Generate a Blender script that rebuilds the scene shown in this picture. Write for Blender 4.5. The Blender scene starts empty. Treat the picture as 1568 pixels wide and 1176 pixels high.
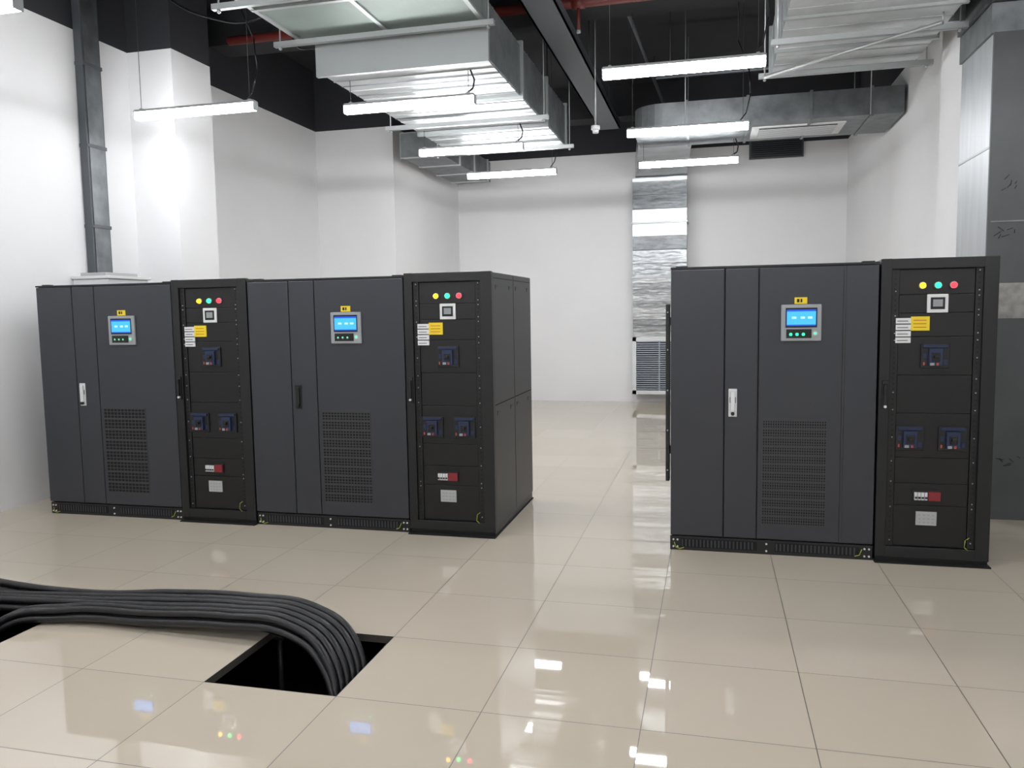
import bpy, bmesh, math, random
from mathutils import Vector, Matrix
random.seed(7)
scene=bpy.context.scene
try:
    scene.view_settings.view_transform='Standard'
    scene.view_settings.look='None'
except Exception: pass

# ------------------------------------------------------------------ materials
def s2l(c):
    return tuple(((x/255)/12.92 if x/255<=0.04045 else ((x/255+0.055)/1.055)**2.4) for x in c)
def mat(name,rgb,rough=0.5,metal=0.0,emit=0,noise=0.0,nscale=8,bump=0.0,bscale=40,spec=0.5,emit_rgb=None,stretch=(1,1,1)):
    m=bpy.data.materials.new(name); m.use_nodes=True
    nt=m.node_tree; b=nt.nodes['Principled BSDF']
    c=s2l(rgb)
    b.inputs['Base Color'].default_value=(*c,1)
    b.inputs['Roughness'].default_value=rough
    b.inputs['Metallic'].default_value=metal
    b.inputs['Specular IOR Level'].default_value=spec
    if emit:
        e=s2l(emit_rgb or rgb)
        b.inputs['Emission Color'].default_value=(*e,1)
        b.inputs['Emission Strength'].default_value=emit
    tc=nt.nodes.new('ShaderNodeTexCoord')
    mp=nt.nodes.new('ShaderNodeMapping'); mp.inputs['Scale'].default_value=stretch
    nt.links.new(tc.outputs['Object'],mp.inputs['Vector'])
    if noise:
        n=nt.nodes.new('ShaderNodeTexNoise'); n.inputs['Scale'].default_value=nscale; n.inputs['Detail'].default_value=4
        nt.links.new(mp.outputs['Vector'],n.inputs['Vector'])
        r=nt.nodes.new('ShaderNodeValToRGB')
        r.color_ramp.elements[0].position=0.3; r.color_ramp.elements[1].position=0.7
        r.color_ramp.elements[0].color=tuple(x*(1-noise) for x in c)+(1,)
        r.color_ramp.elements[1].color=tuple(min(1,x*(1+noise)) for x in c)+(1,)
        nt.links.new(n.outputs['Fac'],r.inputs['Fac']); nt.links.new(r.outputs['Color'],b.inputs['Base Color'])
    if bump:
        n=nt.nodes.new('ShaderNodeTexNoise'); n.inputs['Scale'].default_value=bscale; n.inputs['Detail'].default_value=3
        nt.links.new(mp.outputs['Vector'],n.inputs['Vector'])
        bp=nt.nodes.new('ShaderNodeBump'); bp.inputs['Strength'].default_value=bump; bp.inputs['Distance'].default_value=0.02
        nt.links.new(n.outputs['Fac'],bp.inputs['Height']); nt.links.new(bp.outputs['Normal'],b.inputs['Normal'])
    return m

def wall_mat():
    m=mat('wall_paint',(229,229,230),0.8,noise=0.015,nscale=1.5,bump=0.04,bscale=120)
    nt=m.node_tree; b=nt.nodes['Principled BSDF']
    src=b.inputs['Base Color'].links[0].from_socket
    g=nt.nodes.new('ShaderNodeNewGeometry'); s=nt.nodes.new('ShaderNodeSeparateXYZ')
    nt.links.new(g.outputs['Position'],s.inputs[0])
    gt=nt.nodes.new('ShaderNodeMath'); gt.operation='GREATER_THAN'; gt.inputs[1].default_value=4.0
    nt.links.new(s.outputs['Z'],gt.inputs[0])
    mx=nt.nodes.new('ShaderNodeMix'); mx.data_type='RGBA'
    nt.links.new(gt.outputs[0],mx.inputs['Factor'])
    nt.links.new(src,mx.inputs['A']); mx.inputs['B'].default_value=(*s2l((44,45,50)),1)
    nt.links.new(mx.outputs['Result'],b.inputs['Base Color'])
    return m

TX0,TY0,TS=-0.834,2.775,0.5945
def floor_mat():
    m=bpy.data.materials.new('polished_tile'); m.use_nodes=True
    nt=m.node_tree; b=nt.nodes['Principled BSDF']; N=nt.nodes.new; L=nt.links.new
    g=N('ShaderNodeNewGeometry'); s=N('ShaderNodeSeparateXYZ'); L(g.outputs['Position'],s.inputs[0])
    def ma(op,a,bv=None):
        n=N('ShaderNodeMath'); n.operation=op
        for i,v in enumerate((a,bv)):
            if v is None: continue
            if isinstance(v,(int,float)): n.inputs[i].default_value=v
            else: L(v,n.inputs[i])
        return n.outputs[0]
    d=[];ids=[]
    for ax,o in (('X',TX0),('Y',TY0)):
        u=ma('DIVIDE',ma('SUBTRACT',s.outputs[ax],o),TS)
        fl=ma('FLOOR',u); ids.append(fl)
        fr=ma('SUBTRACT',u,fl)
        d.append(ma('MINIMUM',fr,ma('SUBTRACT',1.0,fr)))
    dm=ma('MINIMUM',d[0],d[1])
    joint=ma('LESS_THAN',dm,0.0029)
    cv=N('ShaderNodeCombineXYZ'); L(ids[0],cv.inputs[0]); L(ids[1],cv.inputs[1])
    wn=N('ShaderNodeTexWhiteNoise'); wn.noise_dimensions='3D'; L(cv.outputs[0],wn.inputs['Vector'])
    r=N('ShaderNodeValToRGB')
    r.color_ramp.elements[0].color=(*s2l((205,194,176)),1); r.color_ramp.elements[1].color=(*s2l((210,199,182)),1)
    L(wn.outputs['Value'],r.inputs['Fac'])
    mx=N('ShaderNodeMix'); mx.data_type='RGBA'; L(joint,mx.inputs['Factor']); L(r.outputs['Color'],mx.inputs['A'])
    mx.inputs['B'].default_value=(*s2l((84,76,68)),1)
    L(mx.outputs['Result'],b.inputs['Base Color'])
    rr=ma('ADD',ma('MULTIPLY',joint,0.4),0.02); L(rr,b.inputs['Roughness'])
    b.inputs['IOR'].default_value=2.05
    vm=N('ShaderNodeVectorMath'); vm.operation='SUBTRACT'; L(wn.outputs['Color'],vm.inputs[0]); vm.inputs[1].default_value=(.5,.5,.5)
    v2=N('ShaderNodeVectorMath'); v2.operation='MULTIPLY'; L(vm.outputs[0],v2.inputs[0]); v2.inputs[1].default_value=(.006,.006,0)
    v3=N('ShaderNodeVectorMath'); v3.operation='ADD'; L(v2.outputs[0],v3.inputs[0]); L(g.outputs['Normal'],v3.inputs[1])
    v4=N('ShaderNodeVectorMath'); v4.operation='NORMALIZE'; L(v3.outputs[0],v4.inputs[0])
    L(v4.outputs[0],b.inputs['Normal'])
    return m

M=dict(
 wall=wall_mat(), floor=floor_mat(),
 ceil=mat('ceiling_dark_paint',(36,37,40),0.9,noise=0.2,nscale=2),
 slate=mat('powder_coat_slate',(50,52,58),0.38,noise=0.03,nscale=3,bump=0.02,bscale=400),
 gbar=mat('grille_bar_slate',(54,55,58),0.5),
 black=mat('powder_coat_black',(19,20,22),0.42,bump=0.02,bscale=400),
 side=mat('side_panel_black',(26,27,30),0.4,bump=0.02,bscale=400),
 inner=mat('inner_panel_black',(12,12,14),0.45,noise=0.1,nscale=6),
 void=mat('void_black',(6,6,7),0.8),
 bezel=mat('display_bezel',(146,150,152),0.45),
 dark=mat('display_dark',(18,20,22),0.3),
 screen=mat('lcd_screen',(40,120,225),0.3,emit=1.25,emit_rgb=(60,160,250)),
 screen2=mat('lcd_screen_icons',(170,220,255),0.3,emit=1.0,emit_rgb=(160,215,255)),
 screen3=mat('lcd_screen_bar',(20,60,160),0.3,emit=0.8,emit_rgb=(25,80,200)),
 ledg=mat('led_green',(20,230,120),0.3,emit=4,emit_rgb=(30,235,130)),
 ledy=mat('led_yellow',(255,190,0),0.3,emit=5,emit_rgb=(255,180,20)),
 ledr=mat('led_red',(255,20,30),0.3,emit=5,emit_rgb=(255,35,45)),
 yellow=mat('yellow_label',(228,200,30),0.6),
 white=mat('white_plastic',(212,214,215),0.45),
 lgrey=mat('light_grey_plate',(168,170,170),0.5),
 chrome=mat('handle_metal',(215,216,218),0.3,metal=0.3),
 blue=mat('breaker_blue',(26,40,72),0.4),
 bbody=mat('breaker_body',(18,20,26),0.45),
 orange=mat('breaker_orange',(170,70,45),0.5),
 red=mat('switch_red',(128,36,40),0.5),
 wiregn=mat('ground_wire',(150,160,55),0.5),
 galv=mat('galvanised_steel',(196,199,200),0.36,metal=0.85,noise=0.12,nscale=5,bump=0.35,bscale=5),
 galvs=mat('galvanised_steel_smooth',(190,193,195),0.42,metal=0.75,noise=0.08,nscale=3,bump=0.08,bscale=3,stretch=(1,6,0.6)),
 galvd=mat('galvanised_steel_dull',(120,124,126),0.45,metal=0.8,noise=0.25,nscale=6,bump=0.3,bscale=7),
 foil1=mat('galvanised_fold_light',(200,202,203),0.32,metal=0.65,noise=0.2,nscale=7,bump=0.4,bscale=6,stretch=(1,1,3)),
 foil2=mat('galvanised_fold_mid',(160,163,165),0.35,metal=0.7,noise=0.3,nscale=9,bump=0.4,bscale=7,stretch=(1,1,3)),
 foil3=mat('galvanised_fold_dark',(116,119,121),0.4,metal=0.7,noise=0.3,nscale=8,bump=0.4,bscale=7,stretch=(1,1,3)),
 insul=mat('duct_board_greygreen',(128,140,134),0.5,metal=0.2,noise=0.06,nscale=5),
 strut=mat('strut_channel',(166,170,170),0.4,metal=0.5),
 conduit=mat('trunking_grey',(84,88,92),0.45,metal=0.2),
 grey=mat('shaft_sheet_grey',(84,86,88),0.5,metal=0.35,noise=0.12,nscale=3),
 mortar=mat('mortar_band',(150,148,145),0.8,noise=0.3,nscale=14),
 pen=mat('marker_ink',(25,25,28),0.7),
 rubber=mat('cable_rubber',(20,20,23),0.33,noise=0.15,nscale=20,bump=0.1,bscale=60),
 redpipe=mat('red_pipe_paint',(96,34,28),0.5),
 lamp=mat('lamp_diffuser',(255,255,255),0.5,emit=58,emit_rgb=(252,253,255)),
 housing=mat('lamp_housing',(150,152,154),0.5),
 wire=mat('hanger_wire',(70,70,72),0.5,metal=0.5),
 pit=mat('pit_dark',(14,14,15),0.9),
 edge=mat('tile_edge',(70,66,60),0.7),
 slat=mat('louver_bluegrey',(158,165,175),0.4,metal=0.2),
)

# ------------------------------------------------------------------ mesh builder
class B:
    def __init__(s,name,loc=(0,0,0)):
        s.name=name; s.bm=bmesh.new(); s.mats=[]; s.loc=loc
    def mi(s,k):
        if k not in s.mats: s.mats.append(k)
        return s.mats.index(k)
    def box(s,x0,x1,y0,y1,z0,z1,k,bev=0):
        i=s.mi(k)
        v=[s.bm.verts.new(p) for p in [(x0,y0,z0),(x1,y0,z0),(x1,y1,z0),(x0,y1,z0),(x0,y0,z1),(x1,y0,z1),(x1,y1,z1),(x0,y1,z1)]]
        fs=[s.bm.faces.new([v[j] for j in q]) for q in [(0,3,2,1),(4,5,6,7),(0,1,5,4),(1,2,6,5),(2,3,7,6),(3,0,4,7)]]
        for f in fs: f.material_index=i
        if bev:
            es=list({e for f in fs for e in f.edges})
            r=bmesh.ops.bevel(s.bm,geom=es,offset=bev,segments=2,affect='EDGES',profile=0.5)
            for f in r['faces']: f.material_index=i
        return s
    def prism(s,pts,z0,z1,k):
        i=s.mi(k); n=len(pts)
        a=[s.bm.verts.new((p[0],p[1],z0)) for p in pts]; b=[s.bm.verts.new((p[0],p[1],z1)) for p in pts]
        fs=[s.bm.faces.new(a[::-1]),s.bm.faces.new(b)]
        for j in range(n): fs.append(s.bm.faces.new([a[j],a[(j+1)%n],b[(j+1)%n],b[j]]))
        for f in fs: f.material_index=i
        return s
    def wedge(s,x0,x1,y0,y1,z0,z1,k,t=0.008):
        # folded sheet strip, one long edge stands proud of the other
        i=s.mi(k); ya=y0+max(t,0); yb=y0+max(-t,0)
        v=[s.bm.verts.new(p) for p in [(x0,yb,z0),(x1,yb,z0),(x1,y1,z0),(x0,y1,z0),(x0,ya,z1),(x1,ya,z1),(x1,y1,z1),(x0,y1,z1)]]
        for q in [(0,3,2,1),(4,5,6,7),(0,1,5,4),(1,2,6,5),(2,3,7,6),(3,0,4,7)]:
            f=s.bm.faces.new([v[j] for j in q]); f.material_index=i
        return s
    def cyl(s,p0,p1,r,k,seg=12,r2=None):
        i=s.mi(k); p0=Vector(p0);p1=Vector(p1); d=(p1-p0); L=d.length
        q=d.to_track_quat('Z','Y').to_matrix().to_4x4()
        m=Matrix.Translation((p0+p1)/2)@q
        g=bmesh.ops.create_cone(s.bm,cap_ends=True,segments=seg,radius1=r,radius2=r if r2 is None else r2,depth=L,matrix=m)
        for v in g['verts']:
            for f in v.link_faces:
                f.material_index=i
                if len(f.verts)==4: f.smooth=True
        return s
    def path(s,pts,r,k,seg=8):
        for a,b in zip(pts[:-1],pts[1:]): s.cyl(a,b,r,k,seg)
        return s
    def done(s):
        bmesh.ops.recalc_face_normals(s.bm,faces=s.bm.faces[:])
        me=bpy.data.meshes.new(s.name); s.bm.to_mesh(me); s.bm.free()
        for k in s.mats: me.materials.append(M[k])
        o=bpy.data.objects.new(s.name,me); o.location=s.loc
        scene.collection.objects.link(o); return o

# ------------------------------------------------------------------ room shell
H=4.8
def wallbox(name,x0,x1,y0,y1,k='wall',z0=0,z1=H):
    return B(name).box(x0,x1,y0,y1,z0,z1,k).done()
wallbox('wall_back',-4.17,2.0,13.15,13.35)
B('wall_left').prism([(-5.4,-3.2),(-5.4,6.75),(-4.92,6.75),(-4.92,7.35),(-5.3,7.35),(-5.3,10.3),(-4.17,10.3),(-4.17,13.35),(-5.7,13.35),(-5.7,-3.2)],0,H,'wall').done()
B('wall_right').prism([(1.965,13.35),(1.965,11.75),(1.965,7.5),(1.83,7.5),(1.83,6.9),(3.2,6.9),(3.2,6.3),(4.6,6.3),(4.6,-3.2),(4.8,-3.2),(4.8,13.35)],0,H,'wall').done()
wallbox('wall_front',-5.4,4.6,-3.4,-3.2)
B('ceiling').box(-5.7,4.8,-3.4,13.35,H,H+0.15,'ceil').done()

fb=B('floor'); bm=fb.bm; fi=fb.mi('floor'); ei=fb.mi('edge')
nx0,nx1=-9,10; ny0,ny1=-11,18
holes={(-2,0),(-5,0),(-6,0)}
vc={}
def V(i,j,z):
    if (i,j,z) not in vc: vc[(i,j,z)]=bm.verts.new((TX0+i*TS,TY0+j*TS,z))
    return vc[(i,j,z)]
T=-0.035
for i in range(nx0,nx1):
    for j in range(ny0,ny1):
        if (i,j) in holes: continue
        f=bm.faces.new([V(i,j,0),V(i+1,j,0),V(i+1,j+1,0),V(i,j+1,0)]); f.material_index=fi
        f=bm.faces.new([V(i,j,T),V(i,j+1,T),V(i+1,j+1,T),V(i+1,j,T)]); f.material_index=ei
        for (di,dj,a,b) in ((-1,0,(i,j+1),(i,j)),(1,0,(i+1,j),(i+1,j+1)),(0,-1,(i,j),(i+1,j)),(0,1,(i+1,j+1),(i,j+1))):
            if (i+di,j+dj) in holes:
                f=bm.faces.new([V(*a,0),V(*a,T),V(*b,T),V(*b,0)]); f.material_index=ei
me=bpy.data.meshes.new('floor'); bm.to_mesh(me); bm.free()
for k in fb.mats: me.materials.append(M[k])
fo=bpy.data.objects.new('floor',me); scene.collection.objects.link(fo)
B('floor_plenum').box(-5.4,2,0.5,5.0,-0.62,-0.6,'pit').box(-5.4,2,4.98,5.0,-0.6,-0.036,'pit').box(-5.4,2,0.5,0.52,-0.6,-0.036,'pit').box(-5.4,-5.38,0.52,4.98,-0.6,-0.036,'pit').box(1.98,2,0.52,4.98,-0.6,-0.036,'pit').done()
pb=B('raised_floor_pedestals')
for i in (-6,-5,-4,-2,-1):
    for j in (0,1):
        x,y=TX0+i*TS,TY0+j*TS
        pb.cyl((x,y,-0.6),(x,y,-0.04),0.012,'wire'); pb.box(x-.04,x+.04,y-.04,y+.04,-0.05,-0.036,'wire')
        pb.box(x-.05,x+.05,y-.05,y+.05,-0.6,-0.595,'wire')
pb.done()

# ------------------------------------------------------------------ UPS cabinet
def ups(loc,handle='chrome',seam=False,nh=10,nv=26,W=1.175,D=1.15):
    b=B('ups_cabinet',loc); Z=1.75
    b.box(0.01,W-0.01,0.03,D-0.02,0,0.09,'black')
    b.box(0.0,W,0.012,0.03,0.0,0.088,'black',0.002)
    for x0,x1 in ((0.07,0.52),(0.63,1.10)):
        n=int((x1-x0)/0.022)
        for i in range(n):
            b.box(x0+i*0.022,x0+i*0.022+0.009,0.009,0.013,0.025,0.07,'slate')
        b.box(x0-0.006,x1,0.0105,0.0125,0.02,0.075,'void')
    for x in (0.02,0.045,0.575,W-0.02,W-0.045):
        for z in (0.022,0.066): b.cyl((x,0.013,z),(x,0.006,z),0.006,'chrome',8)
    b.path([(0.025,0.008,0.05),(0.035,0.0,0.02),(0.06,-0.002,0.012),(0.085,0.004,0.02)],0.003,'wiregn',6)
    b.path([(W-0.1,0.008,0.02),(W-0.075,0,0.03),(W-0.06,0.004,0.065)],0.003,'wiregn',6)
    b.box(0.002,W-0.002,0.024,D,0.09,Z-0.006,'side',0.004)
    b.box(0.0,W,0.0,0.03,Z-0.012,Z,'black')
    for yy in (0.38,0.76):
        for xx in (-0.0008,W-0.0032): b.box(xx,xx+0.004,yy,yy+0.004,0.1,Z-0.01,'void')
    eds=[0.0,0.32,0.515,0.99,W] if seam else [0.0,0.32,0.515,W]
    for a,c in zip(eds[:-1],eds[1:]):
        g=0.0025
        b.box(a+g,c-g,0.0,0.024,0.098,Z-0.015,'slate',0.005)
    b.box(0.318,0.325,0.015,0.0238,0.098,Z-0.015,'void')
    if seam: b.box(0.985,0.995,-0.004,0.006,0.098,Z-0.015,'gbar',0.002)
    for x in (0.03,W-0.09):
        b.box(x,x+0.07,0.03,0.07,Z-0.008,Z+0.008,'black',0.003)
    b.box(0.345,0.395,-0.006,0.002,0.845,1.015,handle,0.003)
    b.box(0.356,0.384,-0.02,-0.006,0.875,1.0,'black' if handle=='black' else 'white',0.004)
    b.cyl((0.37,-0.024,0.865),(0.37,-0.004,0.865),0.011,'dark',10)
    b.box(0.352,0.388,-0.0075,-0.005,0.93,0.965,'dark')
    # display
    x0,x1,z0,z1=0.64,0.865,1.30,1.515
    b.box(x0,x1,-0.016,0.002,z0,z1,'bezel',0.006)
    b.box(x0+0.025,x1-0.025,-0.018,-0.0155,z0+0.08,z1-0.02,'dark')
    sx0,sx1,sz0,sz1=x0+0.032,x1-0.032,z0+0.09,z1-0.03
    b.box(sx0,sx1,-0.0195,-0.0175,sz0,sz1,'screen')
    b.box(sx0,sx1,-0.0205,-0.0193,sz1-0.011,sz1,'screen3')
    b.box(sx0,sx1,-0.0205,-0.0193,sz0,sz0+0.007,'screen3')
    for u_ in (0.25,0.55,0.8):
        for w_ in (0.5,):
            xc=sx0+(sx1-sx0)*u_; zc=sz0+(sz1-sz0)*w_
            b.box(xc-0.012,xc+0.012,-0.0206,-0.0193,zc-0.006,zc+0.006,'screen2')
    b.box(x0+0.03,x1-0.055,-0.018,-0.0155,z0+0.018,z0+0.07,'dark')
    for i in range(3):
        xx=x0+0.055+i*0.035
        if seam: b.cyl((xx,-0.02,z0+0.040),(xx,-0.016,z0+0.040),0.0085,'ledg',10)
        else:
            b.cyl((xx,-0.02,z0+0.040),(xx,-0.016,z0+0.040),0.008,'bezel',10); b.cyl((xx,-0.021,z0+0.044),(xx,-0.019,z0+0.044),0.0035,'ledg',8)
    b.cyl((x1-0.035,-0.021,z0+0.045),(x1-0.035,-0.015,z0+0.045),0.017,'lgrey',16)
    b.cyl((x1-0.035,-0.0225,z0+0.045),(x1-0.035,-0.02,z0+0.045),0.006,'ledg',12)
    b.box(0.715,0.785,-0.003,0.001,1.518,1.556,'yellow')
    b.box(0.728,0.742,-0.0036,-0.0028,1.527,1.547,'dark'); b.box(0.748,0.758,-0.0036,-0.0028,1.527,1.547,'dark')
    # ventilation grille
    gx0,gx1,gz0,gz1=0.545,0.905,0.19,0.83
    b.box(gx0,gx1,-0.0012,0.001,gz0,gz1,'void')
    dz=(gz1-gz0)/nh; dx=(gx1-gx0)/nv
    for i in range(nh+1): b.box(gx0-0.002,gx1+0.002,-0.0026,0.0,gz0+i*dz-0.007,gz0+i*dz+0.007,'gbar')
    for i in range(nh):
        for q in (.33,.66): b.box(gx0,gx1,-0.0022,0.0,gz0+(i+q)*dz-0.003,gz0+(i+q)*dz+0.003,'gbar')
    for i in range(nv+1): b.box(gx0+i*dx-0.0028,gx0+i*dx+0.0028,-0.0024,0.0,gz0,gz1,'gbar')
    return b.done()

# ------------------------------------------------------------------ breaker cabinet
def breaker(b,x,z,w=0.15,h=0.14,y=0.03):
    b.box(x-w/2,x+w/2,y-0.012,y,z-h/2,z+h/2,'bbody',0.003)
    b.box(x-w/2+.01,x+w/2-.01,y-0.02,y-.01,z+h*.34,z+h/2-.006,'blue',0.002)
    b.box(x-w*.24,x+w*.24,y-0.03,y-.01,z-h/2+.015,z+h*.30,'blue',0.003)
    b.box(x-w*.15,x+w*.15,y-0.034,y-.028,z-h*.22,z+h*.14,'dark',0.002)
    b.box(x-.012,x+.012,y-0.05,y-.03,z-h*.08,z+h*.05,'black',0.003)
    b.box(x-w*.2,x-w*.05,y-0.032,y-.029,z-h*.38,z-h*.27,'bezel')
    b.box(x+w*.02,x+w*.10,y-0.032,y-.029,z-h*.38,z-h*.27,'orange')
    b.box(x+w*.3,x+w*.42,y-0.014,y-.011,z-h*.36,z-h*.15,'blue'); b.box(x-w*.42,x-w*.3,y-0.014,y-.011,z-h*.1,z+h*.1,'blue')
    b.box(x-w*.42,x-w*.36,y-0.014,y-.011,z-h*.38,z-h*.25,'orange')
def bcab(loc,W=0.605,D=1.15):
    b=B('breaker_cabinet',loc); Z=1.765
    b.box(-0.004,W+0.004,-0.035,D,0,0.008,'void')
    b.box(0.004,W-0.004,0.008,D-.01,0.008,0.06,'black')
    b.box(0.0,W,0.03,D,0.055,Z-.004,'side',0.004)
    b.box(0.0,0.058,-0.004,0.035,0.03,Z,'black',0.004)
    b.box(0.53,W,-0.004,0.035,0.03,Z,'black',0.004)
    b.box(0.05,0.54,-0.003,0.035,1.705,Z-.001,'black',0.003)
    b.box(0.05,0.54,-0.003,0.035,0.03,0.095,'black',0.003)
    zs=[0.097,0.34,0.47,0.62,0.88,1.10,1.32,1.455,1.56,1.703]
    for a,c in zip(zs[:-1],zs[1:]): b.box(0.10,0.49,0.018,0.034,a+.0015,c-.0015,'inner',0.002)
    b.box(0.06,0.098,0.012,0.034,0.097,1.703,'inner'); b.box(0.492,0.53,0.012,0.034,0.097,1.703,'inner')
    for x in (0.08,0.51):
        z=0.12
        while z<1.69:
            b.box(x-.004,x+.004,0.0105,0.0125,z-.004,z+.004,'void'); z+=0.03
    for z in (0.13,0.33,0.36,0.48,0.60,0.74,0.9,1.0,1.08,1.2,1.30,1.34,1.44,1.47,1.55,1.58,1.69):
        b.cyl((0.51,0.013,z),(0.51,0.007,z),0.004,'bezel',8)
        if random.random()<.6: b.cyl((0.08,0.013,z),(0.08,0.007,z),0.004,'bezel',8)
    Y=0.018
    for x,k in ((0.22,'ledy'),(0.30,'ledg'),(0.38,'ledr')):
        b.cyl((x,Y,1.61),(x,Y-.012,1.61),0.020,'bezel',16); b.cyl((x,Y-.01,1.61),(x,Y-.024,1.61),0.0165,k,16,0.013)
    b.box(0.245,0.355,Y-.012,Y,1.455,1.56,'white',0.004); b.box(0.263,0.337,Y-.014,Y-.011,1.475,1.542,'dark')
    b.box(0.275,0.325,Y-.015,Y-.0135,1.49,1.53,'bezel')
    for i in range(4):
        b.box(0.085,0.165,Y-.008,Y+.001,1.285+i*.037,1.316+i*.037,'white'); 
        b.box(0.092,0.15,Y-.009,Y-.0078,1.297+i*.037,1.301+i*.037,'dark')
    b.box(0.165,0.262,Y-.0075,Y+.001,1.355,1.435,'yellow')
    for i in range(3): b.box(0.178,0.245,Y-.0085,Y-.007,1.372+i*.02,1.376+i*.02,'orange')
    breaker(b,0.295,1.21,y=Y)
    breaker(b,0.175,0.735,y=Y); breaker(b,0.40,0.735,y=Y)
    b.box(0.20,0.35,Y-.008,Y,0.365,0.435,'black')
    for i in range(4): b.box(0.207+i*.018,0.222+i*.018,Y-.02,Y-.006,0.375,0.42,'white',0.001); 
    for i in range(4): b.box(0.209+i*.018,0.220+i*.018,Y-.026,Y-.018,0.385,0.395,'dark')
    b.box(0.28,0.345,Y-.02,Y-.006,0.372,0.425,'red',0.002)
    b.box(0.22,0.33,Y-.006,Y,0.225,0.305,'lgrey')
    for i in range(4):
        for j in range(3): b.box(0.232+i*.024,0.246+i*.024,Y-.0068,Y-.005,0.238+j*.022,0.244+j*.022,'bezel')
    b.box(0.018,0.048,-0.014,-0.002,0.90,1.07,'black',0.003)
    b.box(0.024,0.042,-0.032,-0.012,0.93,1.05,'inner',0.004)
    b.cyl((0.033,-0.03,0.92),(0.033,-0.01,0.92),0.008,'chrome',10)
    b.path([(0.50,0.0,0.085),(0.475,-0.004,0.11),(0.48,-0.004,0.15),(0.50,0.0,0.165)],0.0025,'wiregn',6)
    for xs in (-0.0006,W-0.0014):
        b.box(xs,xs+0.002,0.585,0.595,0.06,Z-.01,'void')
        for y0,y1 in ((0.05,0.575),(0.605,1.13)):
            b.box(xs,xs+0.002,y0,y1,0.878,0.886,'void')
            b.box(xs,xs+0.002,y0,y1,1.72,1.725,'void')
            for yy in (y0+0.08,y1-0.08):
                for zz in (0.83,1.67):
                    b.box(xs,xs+0.003,yy-.03,yy+.03,zz-.006,zz+.006,'inner')
                    b.box(xs-.001,xs+0.003,yy-.036,yy-.031,zz-.02,zz+.01,'void')
    return b.done()

YL,YR=5.05,4.99
ups((-4.963,YL,0),'chrome',nh=8,nv=12)
bcab((-3.782,YL,0))
ups((-3.172,YL,0),'black',nh=10,nv=16,W=1.17)
bcab((-1.995,YL,0))
ups((-0.245,YR,0),'chrome',seam=True,nh=12,nv=26)
bcab((0.938,YR,0))
b=B('cabinet_side_bracket',(-0.245,YR,0))
b.box(-0.03,-0.006,0.03,0.10,0.43,1.53,'black',0.003)
for z in (0.5,0.75,1.0,1.25,1.48): b.cyl((-0.018,0.03,z),(-0.018,0.022,z),0.005,'bezel',8)
for z in (0.6,1.4): b.box(-0.012,0.001,0.05,0.08,z,z+.05,'black')
b.done()

# ------------------------------------------------------------------ cables
cu=bpy.data.curves.new('cable_bundle','CURVE'); cu.dimensions='3D'; cu.bevel_depth=0.0182; cu.bevel_resolution=4; cu.resolution_u=16; cu.use_fill_caps=True
def cab(pts):
    sp=cu.splines.new('BEZIER'); sp.bezier_points.add(len(pts)-1)
    for p,q in zip(sp.bezier_points,pts):
        p.co=q; p.handle_left_type='AUTO'; p.handle_right_type='AUTO'
for i in range(12):
    u=(i%6)/5; lay=i//6
    j=lambda a:random.uniform(-a,a)
    y=3.18+u*0.20+lay*0.02
    zz=0.019+lay*0.036
    if u<0.35:
        st=[(-3.60+j(.05),2.95+j(.08),-0.55),(-3.52+j(.05),2.96+u*.15,-0.2),(-3.36,3.08+u*.14,0.0+lay*.035)]
    elif u>0.9:
        st=[(-4.75,3.85+u*.1,0.02),(-4.3,3.50+u*.08,zz+.06),(-3.8,3.26+u*.15,zz+.05)]
    else:
        st=[(-5.0,3.38+u*.2,zz+.002),(-4.4,3.22+u*.19,zz+.015),(-3.8,3.17+u*.19,zz+.012)]
    mid=[(-3.1,y+.0+j(.008),zz+0.01+.015*u),(-2.62,y+.01+j(.008),zz+0.025+.03*u),(-2.2,y+.0+j(.006),zz+.05+.02*u)]
    en=[(-1.86+u*.04,y-.03,zz+.045+.01*u),(-1.63+u*.05,y-.13,zz-0.04),(-1.51+u*.03,y-.25,-0.25+lay*.03),(-1.478+u*.01,y-.33,-0.56)]
    cab(st+mid+en)
o=bpy.data.objects.new('cable_bundle',cu); scene.collection.objects.link(o); cu.materials.append(M['rubber'])
cu2=bpy.data.curves.new('hanging_feed_cable','CURVE'); cu2.dimensions='3D'; cu2.bevel_depth=0.009; cu2.bevel_resolution=2
for pts in ([(-4.95,6.3,4.79),(-4.6,6.25,4.28),(-4.1,6.2,4.0),(-3.7,6.2,3.95),(-3.42,6.2,4.1)],[(-3.42,6.35,4.1),(-3.45,6.35,3.9),(-3.4,6.35,3.75),(-3.25,6.35,3.72)]):
    sp=cu2.splines.new('BEZIER'); sp.bezier_points.add(len(pts)-1)
    for p,q in zip(sp.bezier_points,pts): p.co=q; p.handle_left_type='AUTO'; p.handle_right_type='AUTO'
o=bpy.data.objects.new('hanging_feed_cable',cu2); scene.collection.objects.link(o); cu2.materials.append(M['dark'])

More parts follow.
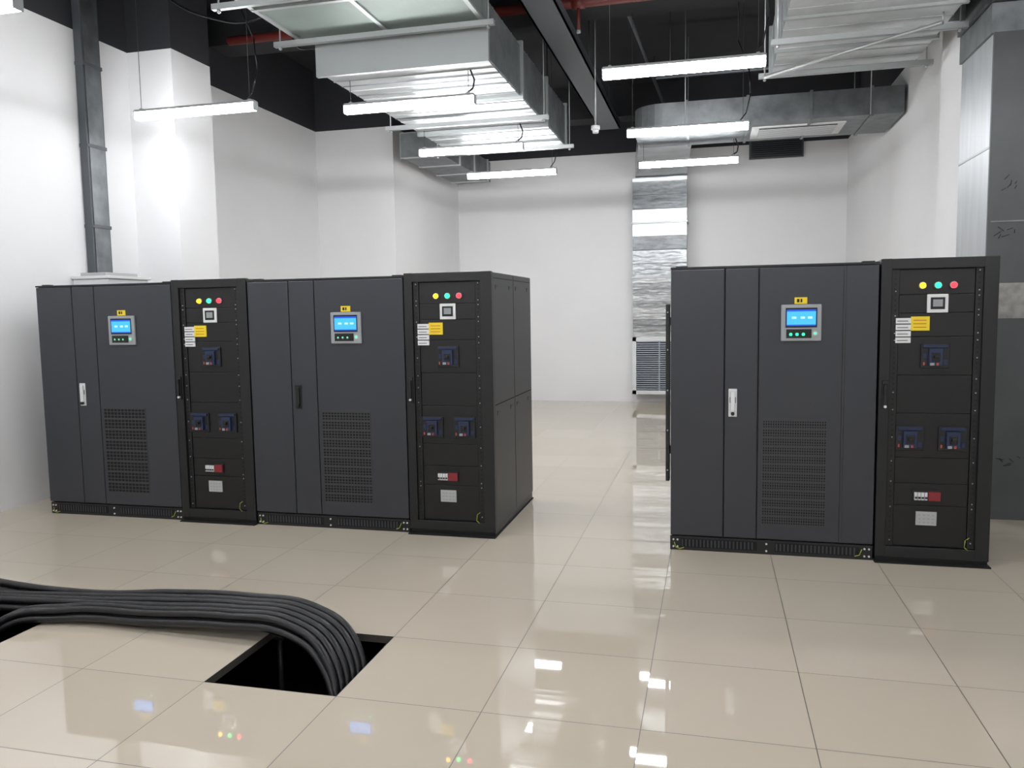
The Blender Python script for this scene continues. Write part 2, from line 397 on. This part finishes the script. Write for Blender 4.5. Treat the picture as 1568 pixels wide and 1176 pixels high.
# ------------------------------------------------------------------ lamps
def lamp(xc,y,z=3.25,Lh=0.578,top=H):
    b=B('linear_pendant_light',(xc,y,z)); t=top-z-.004
    b.box(-Lh,Lh,-0.033,0.033,-0.036,0.028,'lamp',0.006)
    b.box(-Lh-.006,-Lh,-0.035,0.035,-0.038,0.038,'housing'); b.box(Lh,Lh+.006,-0.035,0.035,-0.038,0.038,'housing')
    b.box(-Lh,Lh,-0.035,0.035,0.026,0.046,'housing',0.003)
    for x in (-Lh+0.05,Lh-0.05):
        b.cyl((x,0,0.04),(x,0,t),0.0025,'wire',6)
        b.box(x-.012,x+.012,-.012,.012,0.04,0.06,'housing')
    if top>4: b.path([(Lh-.08,0,.044),(Lh-.02,0,.12),(Lh+.02,0.02,.3),(Lh,0.02,.55),(Lh-.1,0,.8),(Lh-.1,0,t)],0.006,'dark',6)
    else: b.path([(Lh-.08,0,.044),(Lh-.01,0,.09),(Lh+.0,0.01,.16),(Lh-.03,0.0,t)],0.008,'dark',6)
    return b.done()
for x,y,t in ((-0.22,6.15,H),(-0.25,8.23,H),(-0.29,10.05,3.498),(-2.49,6.53,3.49),(-2.54,8.49,3.49),(-2.49,10.12,H),(-4.30,6.18,H),(-4.33,3.83,H),(-2.5,3.7,H),(-0.2,3.7,H),(2.6,3.7,H),(-4.3,1.4,H),(-2.5,1.4,H),(-0.2,1.4,H),(2.6,1.4,H),(-2.5,-1.0,H),(-0.2,-1.0,H),(2.6,-1.0,H)):
    lamp(x,y,top=t)

# ------------------------------------------------------------------ ducts
b=B('supply_air_duct')
DX0=-3.18
b.box(DX0,-1.75,6.32,9.85,3.5,3.97,'galv')
yy=6.4
k=0
while yy<9.84:
    b.box(DX0-.003,-1.747,yy,yy+0.012,3.494,3.973,'galv' if k%2 else 'galvd')
    k+=1; yy+=0.155
for yy in (6.31,7.5,8.68,9.84):
    b.box(DX0-.03,-1.72,yy-.02,yy+.02,3.47,4.0,'strut')
b.box(-1.751,-1.744,6.34,9.82,3.52,3.96,'galvd')
b.box(-3.3,-1.75,4.0,6.3,3.76,4.3,'insul')
for yy in (4.02,4.75,5.5,6.26): b.box(-3.32,-1.73,yy,yy+.035,3.74,4.32,'strut')
for xx in (-3.32,-2.55,-1.76): b.box(xx,xx+.035,4.0,6.3,3.745,3.765,'strut')
b.box(-3.9,-3.34,9.9,12.2,3.5,3.8,'galvd')
for yy in (9.92,10.6,11.3,12.0): b.box(-3.92,-3.32,yy,yy+.03,3.485,3.815,'strut')
b.box(-3.36,-2.9,9.87,10.15,3.52,3.8,'galvd')
b.done()
def hanger(x0,x1,y,z,name='duct_hanger_rail'):
    b=B(name,(0,0,0))
    b.box(x0,x1,y-.02,y+.02,z-.045,z-.039,'strut'); b.box(x0,x1,y-.021,y-.016,z-.045,z-.004,'strut'); b.box(x0,x1,y+.016,y+.021,z-.045,z-.004,'strut')
    for x in (x0+.05,x1-.05):
        b.cyl((x,y,z-.07),(x,y,H),0.006,'strut',8); b.cyl((x,y,z-.065),(x,y,z-.045),0.014,'strut',6)
    return b.done()
hanger(-3.5,-1.63,6.15,3.735); hanger(-3.5,-1.63,5.3,3.735)
hanger(-3.35,-1.6,8.1,3.465); hanger(-3.35,-1.6,9.6,3.465)
b=B('return_air_duct')
b.box(0.5,1.65,4.3,7.7,3.55,3.95,'galv')
for yy in (4.4,5.3,6.2,6.95,7.66): b.box(0.475,1.675,yy,yy+.035,3.53,3.97,'strut')
yy=4.5
while yy<7.65: b.box(0.497,1.653,yy,yy+.008,3.545,3.953,'galv'); yy+=.22
b.box(1.66,1.80,6.68,6.86,3.56,3.86,'galv')
b.prism([(1.78,6.2),(3.1,6.2),(3.1,6.88),(1.78,6.88)],3.5,3.86,'galvd')
b.box(1.80,3.15,5.2,6.18,3.5,3.9,'grey')
b.done()
hanger(0.42,1.77,6.58,3.52); hanger(0.38,1.76,7.48,3.52)
b=B('diagonal_brace_pipe'); b.cyl((0.42,7.3,3.44),(1.55,6.35,3.46),0.014,'strut'); b.cyl((0.42,7.3,3.44),(0.42,7.3,H),0.006,'strut'); b.cyl((1.55,6.35,3.46),(1.55,6.35,3.53),0.006,'strut'); b.done()
b=B('galvanised_duct_shaft')
b.box(1.82,1.835,6.155,6.88,0,3.3,'galvs'); b.box(1.825,3.18,6.14,6.165,0,3.3,'grey'); b.box(3.16,3.18,6.165,6.88,0,3.3,'grey')
b.box(1.812,1.828,6.135,6.16,0,3.3,'grey')
b.box(1.80,3.18,6.16,6.88,3.3,3.495,'galvd')
b.box(1.83,3.18,6.134,6.14,1.4,1.64,'mortar')
b.box(1.83,3.18,6.134,6.14,2.05,2.06,'galvd')
for zc,xc in ((2.3,1.95),(2.0,1.93),(0.42,2.0)):
    for i in range(6):
        a=random.uniform(-.05,.05);c=random.uniform(-.04,.04)
        b.cyl((xc+a,6.136,zc+c),(xc+a+random.uniform(-.05,.05),6.136,zc+c+random.uniform(-.03,.04)),0.002,'pen',5)
b.box(1.815,1.822,6.17,6.88,2.55,2.565,'strut')
b.done()
b=B('cross_duct')
b.box(-0.55,1.93,9.3,10.3,3.5,3.78,'galvd')
n=6
pts=[(-0.55-0.33*math.sin(a*math.pi/2/n),9.3+0.33-0.33*math.cos(a*math.pi/2/n)) for a in range(n+1)]+[(-0.88,10.3),(-0.55,10.3)]
b.prism(pts,3.5,3.78,'galvd')
b.prism([(-0.9,10.3),(-0.25,10.3),(-0.4,13.14),(-1.2,13.14)],3.56,3.85,'galv')
for xx in (-0.3,0.35,1.0,1.6): b.box(xx,xx+.03,9.285,10.315,3.485,3.795,'galvd')
for xx in (-0.3,1.6):
    for y_ in (9.28,10.32): b.cyl((xx,y_,3.5),(xx,y_,H-.004),.006,'strut',6)
b.box(0.42,1.40,9.52,10.12,3.488,3.502,'white'); b.box(0.5,1.32,9.58,10.06,3.48,3.49,'dark')
for i in range(9): b.box(0.5,1.32,9.6+i*.052,9.61+i*.052,3.474,3.49,'white')
b.done()
b=B('galvanised_riser_duct')
b.box(-1.21,-0.39,12.86,13.14,1.05,3.55,'foil2')
z=1.06; i=0
random.seed(3)
while z<3.5:
    low=z<1.95
    h=0.095 if low else 0.21
    h=min(h,3.53-z)
    b.wedge(-1.215,-0.385,12.815,12.9,z,z+h*0.94,random.choice(['foil1','foil1','foil2']) if low else random.choice(['foil2','foil3','foil2','foil1']),t=-0.006 if low else random.choice([.004,-.006,-.003]))
    z+=h
    if i in (9,13): b.box(-1.235,-0.365,12.79,13.14,z-.02,z+.01,'strut')
    i+=1
b.box(-1.22,-0.38,12.78,13.14,0.16,0.22,'white'); b.box(-1.22,-0.38,12.78,13.14,1.0,1.06,'white')
b.box(-1.22,-1.16,12.78,13.14,0.16,1.06,'white'); b.box(-0.44,-0.38,12.78,13.14,0.16,1.06,'white')
b.box(-1.17,-0.43,12.9,13.1,0.2,1.02,'conduit')
z=0.235
while z<0.99: b.box(-1.17,-0.43,12.80,12.84,z,z+.016,'slat'); z+=.034
b.box(-0.81,-0.79,12.79,12.85,.2,1.02,'slat')
b.done()
b=B('ventilation_grille'); b.box(0.54,1.33,13.09,13.149,3.77,4.1,'conduit')
z=3.79
while z<4.08: b.box(0.57,1.3,13.07,13.1,z,z+.015,'black'); z+=.03
b.done()
b=B('cable_trunking'); b.box(-5.398,-5.32,6.08,6.3,1.9,H-.003,'conduit',0.004); b.box(-5.318,-5.314,6.10,6.28,1.9,H-.003,'galvd')
for z in (2.3,3.0,3.7,4.4): b.box(-5.398,-5.31,6.075,6.305,z,z+.03,'conduit')
b.done()
b=B('white_distribution_box'); b.box(-5.398,-5.03,5.9,6.4,0.0,1.84,'white',0.008); b.box(-5.398,-5.01,5.88,6.42,1.84,1.865,'white',0.004); b.box(-5.36,-5.1,5.95,6.35,1.865,1.897,'lgrey',0.004)
b.box(-5.36,-5.07,5.892,5.9,0.1,1.75,'lgrey',0.002); b.box(-5.1,-5.08,5.875,5.895,0.95,1.1,'dark'); b.done()

# ------------------------------------------------------------------ ceiling structure
def beam(x0,x1,y0,y1,z0): B('ceiling_beam').box(x0,x1,y0,y1,z0,H,'ceil').done()
beam(-5.3,1.96,7.9,8.3,4.4); beam(-4.1,1.96,12.2,12.6,4.35); beam(-5.38,1.8,4.2,4.6,4.42)
b=B('cable_tray'); b.box(-1.62,-1.60,5.0,12.1,4.15,4.25,'conduit'); b.box(-1.34,-1.32,5.0,12.1,4.15,4.25,'conduit'); b.box(-1.62,-1.32,5.0,12.1,4.15,4.16,'conduit')
for y in (5.6,7.2,9.2,11.0): b.cyl((-1.59,y,4.2),(-1.59,y,H),.005,'wire'); b.cyl((-1.35,y,4.2),(-1.35,y,H),.005,'wire')
b.done()
b=B('fire_sprinkler_pipe'); b.cyl((-4.88,7.65,4.34),(1.8,7.65,4.34),0.045,'redpipe',14)
for x in (-2.1,-1.22,0.6): b.cyl((x,7.65,4.34),(x,7.65,4.1),0.016,'redpipe',10); b.cyl((x,7.65,4.1),(x,7.65,4.07),0.02,'strut',10); b.cyl((x-.06,7.65,4.34),(x+.06,7.65,4.34),0.055,'redpipe',14)
for x in (-4,-1.7,0.2): b.cyl((x,7.65,4.34),(x,7.65,H),.006,'wire')
b.done()
b=B('ceiling_conduit_pipe'); b.cyl((-0.6,9.0,3.98),(1.93,9.0,3.98),.018,'conduit'); b.cyl((-0.95,5.2,4.46),(-0.7,12.1,4.46),.02,'conduit')
for p in ((-0.45,9.0,3.98),(1.4,9.0,3.98)): b.cyl(p,(p[0],p[1],H),.005,'wire')
b.cyl((-0.93,5.7,4.46),(-0.93,5.7,H),.005,'wire'); b.cyl((-0.75,11,4.46),(-0.75,11,H),.005,'wire')
b.done()
b=B('smoke_detector'); b.cyl((-1.2,8.6,H),(-1.2,8.6,3.43),0.008,'strut',8); b.cyl((-1.2,8.6,3.43),(-1.2,8.6,3.39),0.045,'white',18); b.cyl((-1.2,8.6,3.39),(-1.2,8.6,3.355),0.035,'white',18,0.03); b.done()

# ------------------------------------------------------------------ world + camera
w=bpy.data.worlds.new('world'); scene.world=w; w.use_nodes=True
w.node_tree.nodes['Background'].inputs[0].default_value=(0.8,0.85,0.9,1); w.node_tree.nodes['Background'].inputs[1].default_value=0.02
yaw,pitch,roll=[math.radians(v) for v in (14.0338,5.1626,-0.9221)]
f=Vector((-math.sin(yaw)*math.cos(pitch),math.cos(yaw)*math.cos(pitch),-math.sin(pitch)))
r=Vector((math.cos(yaw),math.sin(yaw),0)); u=r.cross(f)
r2=math.cos(roll)*r+math.sin(roll)*u; u2=-math.sin(roll)*r+math.cos(roll)*u
cd=bpy.data.cameras.new('camera'); co=bpy.data.objects.new('camera',cd); scene.collection.objects.link(co)
m=Matrix((( r2.x,u2.x,-f.x,0),(r2.y,u2.y,-f.y,0),(r2.z,u2.z,-f.z,1.5),(0,0,0,1)))
co.matrix_world=m
cd.sensor_fit='HORIZONTAL'; cd.sensor_width=36; cd.lens=36*1252.45/1600; cd.clip_start=0.05
scene.camera=co
